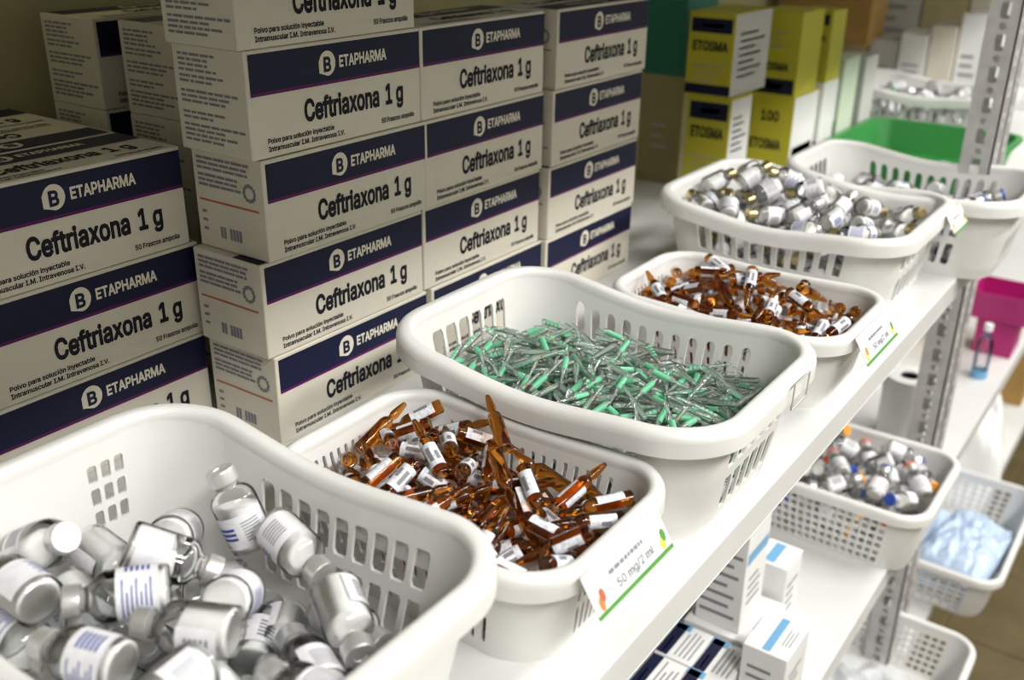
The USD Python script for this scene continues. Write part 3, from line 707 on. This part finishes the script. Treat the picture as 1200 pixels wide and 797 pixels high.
# ------------------------------------------------------------------ medicine cartons beyond the baskets
def pbox(name, label, x0, x1, y0, y1, z0, z1, m, cat='carton', prints=(), rz=0.0):
    """a carton; prints: (face, u0, u1, v0, v1, material) with face 'end' (towards -x), 'front' (towards -y) or 'top'"""
    w, d, h = x1-x0, y1-y0, z1-z0
    t = thing(name, label, cat, T(x0, y0, z0, rz))
    obj('carton', cbox(0, w, 0, d, 0, h, .0008), m, t, False)
    F = {'end': ((0, d, 0), (0, -1, 0), (0, 0, 1), d, h), 'front': ((0, 0, 0), (1, 0, 0), (0, 0, 1), w, h), 'top': ((0, 0, h), (1, 0, 0), (0, 1, 0), w, d)}
    for p in prints:
        o, e1, e2, U, V = F[p[0]]
        if p[1] == 'lines':
            _, _, u0, u1, v0, v1, n, mm = p; rg = np.random.default_rng(int(1000*(x0+y0+z0+u0+v0)) % 9999); L = []
            for k in range(n):
                vv = v0+(v1-v0)*(k+.25)/n; e = u0+(u1-u0)*rg.uniform(.6, 1)
                L.append(quad(o, e1, e2, u0*U, e*U, vv*V, (vv+(v1-v0)*.32/n)*V, .0003))
            obj('fine_print', cat_(L), mm, t, False)
        elif p[1] == 'text':
            _, _, tx, u0, u1, v0, ht, mm = p; obj('lettering', text_on(tx, o, e1, e2, u0*U, v0*V, ht*V, bold=4, d=.0005, width=(u1-u0)*U), mm, t, False)
        else:
            _, u0, u1, v0, v1, mm = p; obj('printed_panel', quad(o, e1, e2, u0*U, u1*U, v0*V, v1*V, .0003), mm, t, False)
    return t
YP = (('end', .06, .94, .76, .93, 'print_navy'), ('end', 'text', 'ETOSMA', .12, .88, .55, .12, 'print_black'), ('end', 'lines', .15, .85, .15, .42, 3, 'carton_tan'), ('end', .30, .75, .82, .87, 'print_cream'),
      ('front', 'lines', .15, .85, .2, .8, 7, 'print_grey'))
pbox('yellow_carton', 'yellow carton with navy label, standing lowest behind the gold-capped vials', 1.36, 1.435, .577, .644, 0, .163, 'carton_yellow', 'carton',
     (('end', .06, .94, .80, .95, 'print_navy'), ('end', 'text', 'ETOSMA', .12, .88, .64, .10, 'print_black'), ('end', 'lines', .15, .85, .3, .5, 3, 'carton_tan'), ('end', .30, .75, .85, .90, 'print_cream'), ('front', .02, .98, .02, .98, 'carton_white'), ('front', 'lines', .15, .85, .5, .85, 6, 'print_grey')))
pbox('yellow_carton', 'olive-yellow carton with navy label, on top of another beside the teal carton', 1.36, 1.49, .582, .652, .1632, .278, 'carton_yellow', 'carton', YP+(('end', .0, 1, .02, .14, 'print_navy'), ('front', .01, .99, .01, .99, 'carton_grey')))
pbox('yellow_carton', 'bright yellow carton behind the green tray\'s corner, lower of two', 1.552, 1.66, .554, .629, 0, .141, 'carton_yellow', 'carton',
     (('end', 'text', 'ETOSMA', .1, .8, .40, .12, 'print_black'), ('end', 'text', '100', .3, .7, .72, .12, 'print_black'), ('front', .01, .99, .01, .99, 'carton_white'), ('front', .1, .9, .28, .42, 'print_navy')))
pbox('yellow_carton', 'bright yellow carton with navy emblem at its foot, upper of two', 1.552, 1.645, .556, .629, .1412, .268, 'carton_yellow', 'carton',
     (('end', 'text', 'ETOSMA', .1, .8, .30, .10, 'print_black'), ('end', 'lines', .2, .8, .55, .8, 3, 'carton_tan'), ('end', .05, .95, .02, .2, 'print_navy'), ('end', .3, .7, .07, .15, 'print_cream')))
pbox('yellow_carton', 'narrow yellow carton with navy top label, set back beside the mint carton', 1.665, 1.73, .548, .603, .150, .262, 'carton_yellow', 'carton', (('end', .1, .9, .80, .95, 'print_navy'), ('end', 'text', 'ETOSMA', .1, .85, .58, .09, 'print_black')))
pbox('pale_carton', 'pale carton under the narrow yellow one, beside the mint carton', 1.665, 1.735, .548, .610, 0, .1495, 'carton_white', 'carton', (('end', .05, .95, .25, .36, 'print_navy'),))
pbox('mint_carton', 'mint-white carton standing behind the green tray', 1.75, 1.83, .546, .612, 0, .178, 'carton_mint', 'carton', (('end', 'lines', .2, .8, .2, .6, 4, 'print_grey'), ('end', .05, .95, .28, .42, 'print_green')))
pbox('pale_carton', 'pale tan carton next to the mint carton behind the green tray', 1.85, 1.92, .540, .600, 0, .170, 'carton_grey', 'carton', (('end', 'lines', .2, .8, .3, .7, 4, 'carton_tan'), ('end', .1, .8, .42, .47, 'print_red')))
pbox('teal_carton', 'dark teal carton on a tan one, beside the end stack of cream cartons', 1.45, 1.56, .700, .775, .1702, .30, 'carton_teal')
pbox('tan_carton', 'tan carton carrying the dark teal carton', 1.45, 1.56, .695, .770, 0, .170, 'carton_tan', 'carton', (('end', 'lines', .3, .7, .3, .6, 3, 'carton_grey'),))
# far along the shelf
k = 0
for x, y0, y1, z0, z1, m, lab in (
    (2.46, .725, .925, 0, .118, 'carton_tan', 'low tan carton under the big brown carton on the far shelf'), (2.43, .715, .93, .119, .34, 'cardboard', 'big brown carton on the far shelf, below the next board'),
    (2.47, .652, .720, 0, .130, 'carton_grey', 'pale grey carton in the far row, next to the brown carton'), (2.46, .590, .648, 0, .150, 'carton_white', 'white carton second in the far row of pale cartons'),
    (2.47, .532, .586, 0, .170, 'carton_cream', 'cream carton third in the far row of pale cartons'), (2.48, .470, .528, 0, .200, 'carton_white', 'tall white carton fourth in the far row of pale cartons'),
    (2.52, .360, .462, 0, .110, 'carton_white', 'wide white carton at the shelf edge in the far row'), (2.53, .365, .455, .1105, .24, 'paper', 'bright white carton on the wide one at the shelf edge'),
    (2.95, .74, .90, 0, .30, 'carton_grey', 'tall pale carton behind the big brown carton'), (2.95, .62, .735, 0, .30, 'carton_tan', 'tall tan carton behind the far row of pale cartons'),
    (2.95, .53, .615, 0, .29, 'carton_cream', 'tall cream carton behind the far row of pale cartons'), (2.96, .40, .525, 0, .26, 'carton_white', 'tall white carton behind the far row of pale cartons'), (3.3, .36, .50, 0, .34, 'cardboard', 'brown cardboard carton in place of a door frame, farthest along the shelf'),  # brown carton stands in for a door frame
    (3.3, .51, .9, 0, .36, 'carton_grey', 'wide pale carton farthest along the shelf')):
    pbox('pale_carton' if m not in ('cardboard', 'carton_tan') else 'brown_carton', lab, x, x+(.12 if x < 2.9 else .25), y0, y1, z0, z1, m, 'carton', (('end', 'lines', .15, .85, .3, .6, 3, 'print_grey'),) if m in ('carton_white', 'carton_grey') else ())
# green tray with odds and ends
def tray(name, label, x, y, hx, hy, h, r, m, flare=.012):
    t = thing(name, label, 'tray', T(x, y, 0)); o = rrect(hx-flare, hy-flare, r, 5); n = len(o)
    def ring(e, z): q = rrect(hx-flare+e, hy-flare+e, r+e*.5, 5); return [(a, b, z) for a, b in q]
    rings = [ring(0, 0), ring(flare, h), ring(flare+.006, h), ring(flare+.006, h-.004), ring(flare+.008, h-.004), ring(flare+.008, h+.0025), ring(flare-.002, h+.0025), ring(-.002, .0025)]
    v = np.array([p for q in rings for p in q]); f = []
    for a in range(len(rings)-1):
        for i in range(n):
            j = (i+1) % n; f += [(a*n+i, a*n+j, (a+1)*n+j), (a*n+i, (a+1)*n+j, (a+1)*n+i)]
    obj('tray_wall', trimesh.Trimesh(v, np.array(f), process=False), m, t, 30)
    obj('tray_base', trimesh.creation.extrude_polygon(Polygon(rrect(hx-flare-.001, hy-flare-.001, r, 5)), .0026, engine='earcut'), m, t, False)
    return t
tray('green_tray', 'bright green plastic tray behind the slotted post', 1.775, .405, .150, .125, .055, .03, 'green_plastic')
pbox('foil_strip', 'small dark foil strip lying in the green tray', 1.70, 1.745, .40, .425, .0027, .012, 'steel', 'blister', (('top', .2, .8, .3, .7, 'print_grey'),), rz=.3)
pbox('foil_strip', 'small white packet lying in the green tray', 1.80, 1.83, .37, .39, .0027, .014, 'paper', 'packet', (('top', .2, .8, .4, .6, 'print_grey'),), rz=-.3)
PB8, PB7 = (2.07, .470, 0), (2.30, .345, 0)
b8 = big_basket(*PB8[:2], 'white basket of green-capped vials beyond the green tray')
b7 = big_basket(*PB7[:2], 'white basket partly hidden by the slotted post, far along the shelf edge') if False else None
vial_heap(PB8, 44, BIG, lambda x, y: .082+0*x, [dict(cap='aluminium', style='plain', fill=.6, flip='cap_green'), dict(cap='aluminium', style='plain', fill=.5, flip='cap_white'), dict(cap='aluminium', style='plain', fill=.6)],
    lambda kw: f'{dict(cap_white="white", cap_green="green").get(kw.get("flip"), "silver")}-capped vial in the basket beyond the green tray', lambda kw: f'{dict(cap_white="white", cap_green="green").get(kw.get("flip"), "silver")}-capped vials beyond the green tray', .0135, .050, most=60)

# ------------------------------------------------------------------ lower shelf
Lz = LOW+.0004
WL = lambda n=8: ('end', 'lines', .08, .92, .08, .92, n, 'print_grey')
pbox('white_carton', 'flat white carton lying under the tall blue-striped carton', .888, .982, .2845, .372, Lz, -.3412, 'carton_white', 'carton', (WL(3), ('top', 'lines', .3, .7, .05, .2, 3, 'print_grey')))
pbox('white_carton', 'tall white carton with a blue stripe, standing on a flat one', .899, .962, .310, .364, -.3410, -.195, 'carton_white', 'carton', (WL(9), ('front', .05, .95, .62, .72, 'print_sky'), ('front', 'lines', .2, .8, .2, .5, 4, 'print_grey')))
pbox('white_carton', 'white carton with sky blue stripe at the shelf edge, beside the navy-striped cartons', .841, .908, .2345, .2835, Lz, -.300, 'carton_white', 'carton', (('end', 'lines', .15, .85, .4, .8, 3, 'print_grey'), ('front', .3, .95, .12, .24, 'print_sky'), ('front', 'lines', .2, .8, .45, .7, 3, 'print_grey'), ('top', .05, .95, .42, .60, 'print_sky'), ('top', 'lines', .3, .8, .1, .32, 3, 'print_grey')))
pbox('white_carton', 'white carton standing free on the lower shelf in front of the grid basket', .990, 1.042, .292, .334, Lz, -.300, 'carton_white', 'carton', (('end', .1, .9, .02, .16, 'print_sky'), ('front', 'lines', .15, .85, .2, .75, 4, 'print_grey'), ('top', .1, .9, .45, .75, 'print_sky')))
pbox('white_carton', 'tall white carton with blue top stripe behind the free-standing one', 1.00, 1.06, .348, .405, Lz, -.195, 'carton_white', 'carton', (WL(9), ('front', .05, .95, .70, .80, 'print_sky')))
n = 0
names = ('at the back corner', 'behind the white shelf-edge carton', 'in the middle of the row', 'touching the flat white carton', 'closest to the shelf edge', 'in the outer row', 'at the outer end')
for x, y, b in ((.757, .331, 0), (.8195, .331, 1), (.757, .286, 1), (.8195, .286, 1), (.757, .239, 0), (.694, .331, 1), (.694, .286, 0)):
    pbox('navy_striped_carton', f'small white carton with navy and blue stripe, {names[n]}', x, x+.061, y, y+.044, Lz, -.342+.001*(n % 3), 'carton_white', 'carton',
        (('top', .02, .98, .66, .97, 'print_navy'), ('top', 'lines', .1, .75, .76, .9, 1, 'print_cream'), ('top', *((.0, .16) if b == 0 else (.82, 1.0)), .55, 1.0, 'print_sky'), ('top', 'lines', .1, .95, .08, .58, 4, 'print_grey'), ('front', .75, 1, .2, .9, 'print_sky'), ('end', 'lines', .1, .9, .2, .8, 3, 'print_grey')))
    n += 1
t = thing('paper_roll', 'white paper roll standing on its end behind the slotted post', 'paper roll', T(1.585, .318, Lz))
obj('paper_winding', lathe([(.013, 0), (.037, 0), (.0382, .002), (.0382, .106), (.037, .108), (.016, .108), (.0145, .106), (.013, .02), (.013, 0)], 40), 'paper', t, 40)
obj('core', lathe([(.0128, .001), (.0143, .1065), (.0128, .1065), (.0115, .001), (.0128, .001)], 24), 'hole_shade', t, 40)  # near-black colour stands for the shade inside the roll
pbox('white_carton', 'white carton behind the paper roll', 1.76, 1.86, .395, .455, Lz, -.29, 'carton_white', 'carton', (WL(4),))
pbox('brown_carton', 'brown cardboard carton deep on the lower shelf behind the paper roll', 1.95, 2.25, .40, .70, Lz, -.29, 'cardboard')
pbox('white_carton', 'wide grey-white carton on the brown one behind the paper roll', 1.97, 2.2, .42, .66, -.2898, -.235, 'carton_grey')
pbox('white_carton', 'small white carton between the grid basket and the paper roll', 1.50, 1.56, .405, .455, Lz, -.30, 'carton_white', 'carton', (WL(4),))
# magenta scoop-shaped holder
def frustum(x0, x1, y0, y1, z0, z1, k):
    cx, cy = (x0+x1)/2, (y0+y1)/2; p = [(x, y, z0) for x in (x0, x1) for y in (y0, y1)]+[(cx+(x-cx)*k, cy+(y-cy)*k, z1) for x in (x0, x1) for y in (y0, y1)]
    return trimesh.convex.convex_hull(np.array(p))
def open_bin(x0, x1, y0, y1, z0, z1, k, t=.003):
    import manifold3d as mf
    def M(m): return mf.Manifold(mf.Mesh(np.array(m.vertices, np.float32), np.array(m.faces, np.uint32)))
    return M(frustum(x0, x1, y0, y1, z0, z1, k))-M(frustum(x0+t, x1-t, y0+t, y1-t, z0+t, z1+.002, k))
t = thing('magenta_holder', 'magenta plastic holder on the lower shelf beyond the post', 'plastic holder', T(2.02, .228, Lz))
obj('foot', open_bin(0, .075, .002, .072, 0, .074, 1.05), 'magenta_plastic', t, 30)
obj('cup', open_bin(-.012, .088, -.012, .090, .0742, .128, 1.10), 'magenta_plastic', t, 30)
t = thing('small_bottle', 'small clear bottle with teal foot beside the magenta holder', 'bottle', T(1.90, .262, Lz))
obj('glass', lathe([(0, .012), (.014, .012), (.0142, .07), (.010, .08), (.006, .085), (.006, .095)], 20), 'clear_glass', t, 40)
obj('foot', lathe([(0, 0), (.0148, 0), (.0152, .002), (.0152, .015), (.0142, .0155), (0, .0155)], 20), 'print_sky', t, 30)
obj('cap', lathe([(0, .094), (.008, .094), (.008, .106), (.007, .107), (0, .107)], 20), 'cap_white', t, 30)

# ------------------------------------------------------------------ bottom shelf
def crumple(w, d, h, seed, n=34, amp=.35):
    u, v = np.meshgrid(np.linspace(-1, 1, n), np.linspace(-1, 1, n), indexing='ij')
    P = np.stack([u*w/2, v*d/2, 0*u], -1); e = np.clip(1-np.abs(u)**4, 0, 1)*np.clip(1-np.abs(v)**4, 0, 1)
    q = np.stack([u*2.2+seed, v*2.2-seed, 0*u+seed], -1).reshape(-1, 3)
    ridge = 1-np.abs(meshkit.fbm(q, 4, seed)-.5)*4
    P[..., 2] = h*(e**.5)*(.6+amp*ridge.reshape(n, n)); P[..., :2] *= 1+.05*(meshkit.noise(q*1.5, seed+9).reshape(n, n)[..., None]-.5)
    top = P.reshape(-1, 3); bot = top.copy(); bot[:, 2] = -h*.12*e.ravel()
    idx = np.arange(n*n).reshape(n, n); a, b, c, dd = idx[:-1, :-1].ravel(), idx[1:, :-1].ravel(), idx[1:, 1:].ravel(), idx[:-1, 1:].ravel()
    F = np.vstack([np.c_[a, b, c], np.c_[a, c, dd]]); N = n*n
    m = trimesh.Trimesh(np.vstack([top, bot]), np.vstack([F, F[:, ::-1]+N]), process=False); m.merge_vertices(); return m
def soft(name, label, cat, x, y, z, w, d, h, seed, m, rz=0, tilt=0, amp=.35):
    M = T(x, y, z, rz)@trimesh.transformations.rotation_matrix(tilt, [1, 0, 0])
    me = crumple(w, d, h, seed, amp=amp); me.apply_transform(M)
    return tag(obj(name, me, m, None, 50), label, cat)
soft('blue_pouch', 'pale blue pouch leaning against the back of the bottom grid basket', 'pouch', 1.86, .34, BOT+.070, .24, .15, .035, 3, 'pouch_blue', .1, .55)
soft('blue_pouch', 'pale blue and white pouch lying in front in the bottom grid basket', 'pouch', 1.79, .20, BOT+.060, .22, .13, .04, 5, 'pouch_blue', -.15, .1)
soft('blue_pouch', 'pale blue pouch lowest in the bottom grid basket', 'pouch', 1.84, .27, BOT+.012, .28, .20, .03, 8, 'pouch_blue', .0, 0)
soft('plastic_wrap', 'crumpled clear plastic wrap in the empty grid basket', 'plastic wrap', 1.345, .265, BOT+.012, .14, .17, .035, 6, 'film', .2, 0, .6)
soft('white_bag', 'crumpled white plastic bag on the bottom shelf beyond the pouches', 'bag', 2.32, .33, BOT+.012, .34, .18, .13, 12, 'paper', .2, 0, .4)
pbox('brown_carton', 'brown cardboard carton on the bottom shelf beyond the white bag', 2.62, 3.0, .25, .62, BOT+.0004, -.47, 'cardboard')
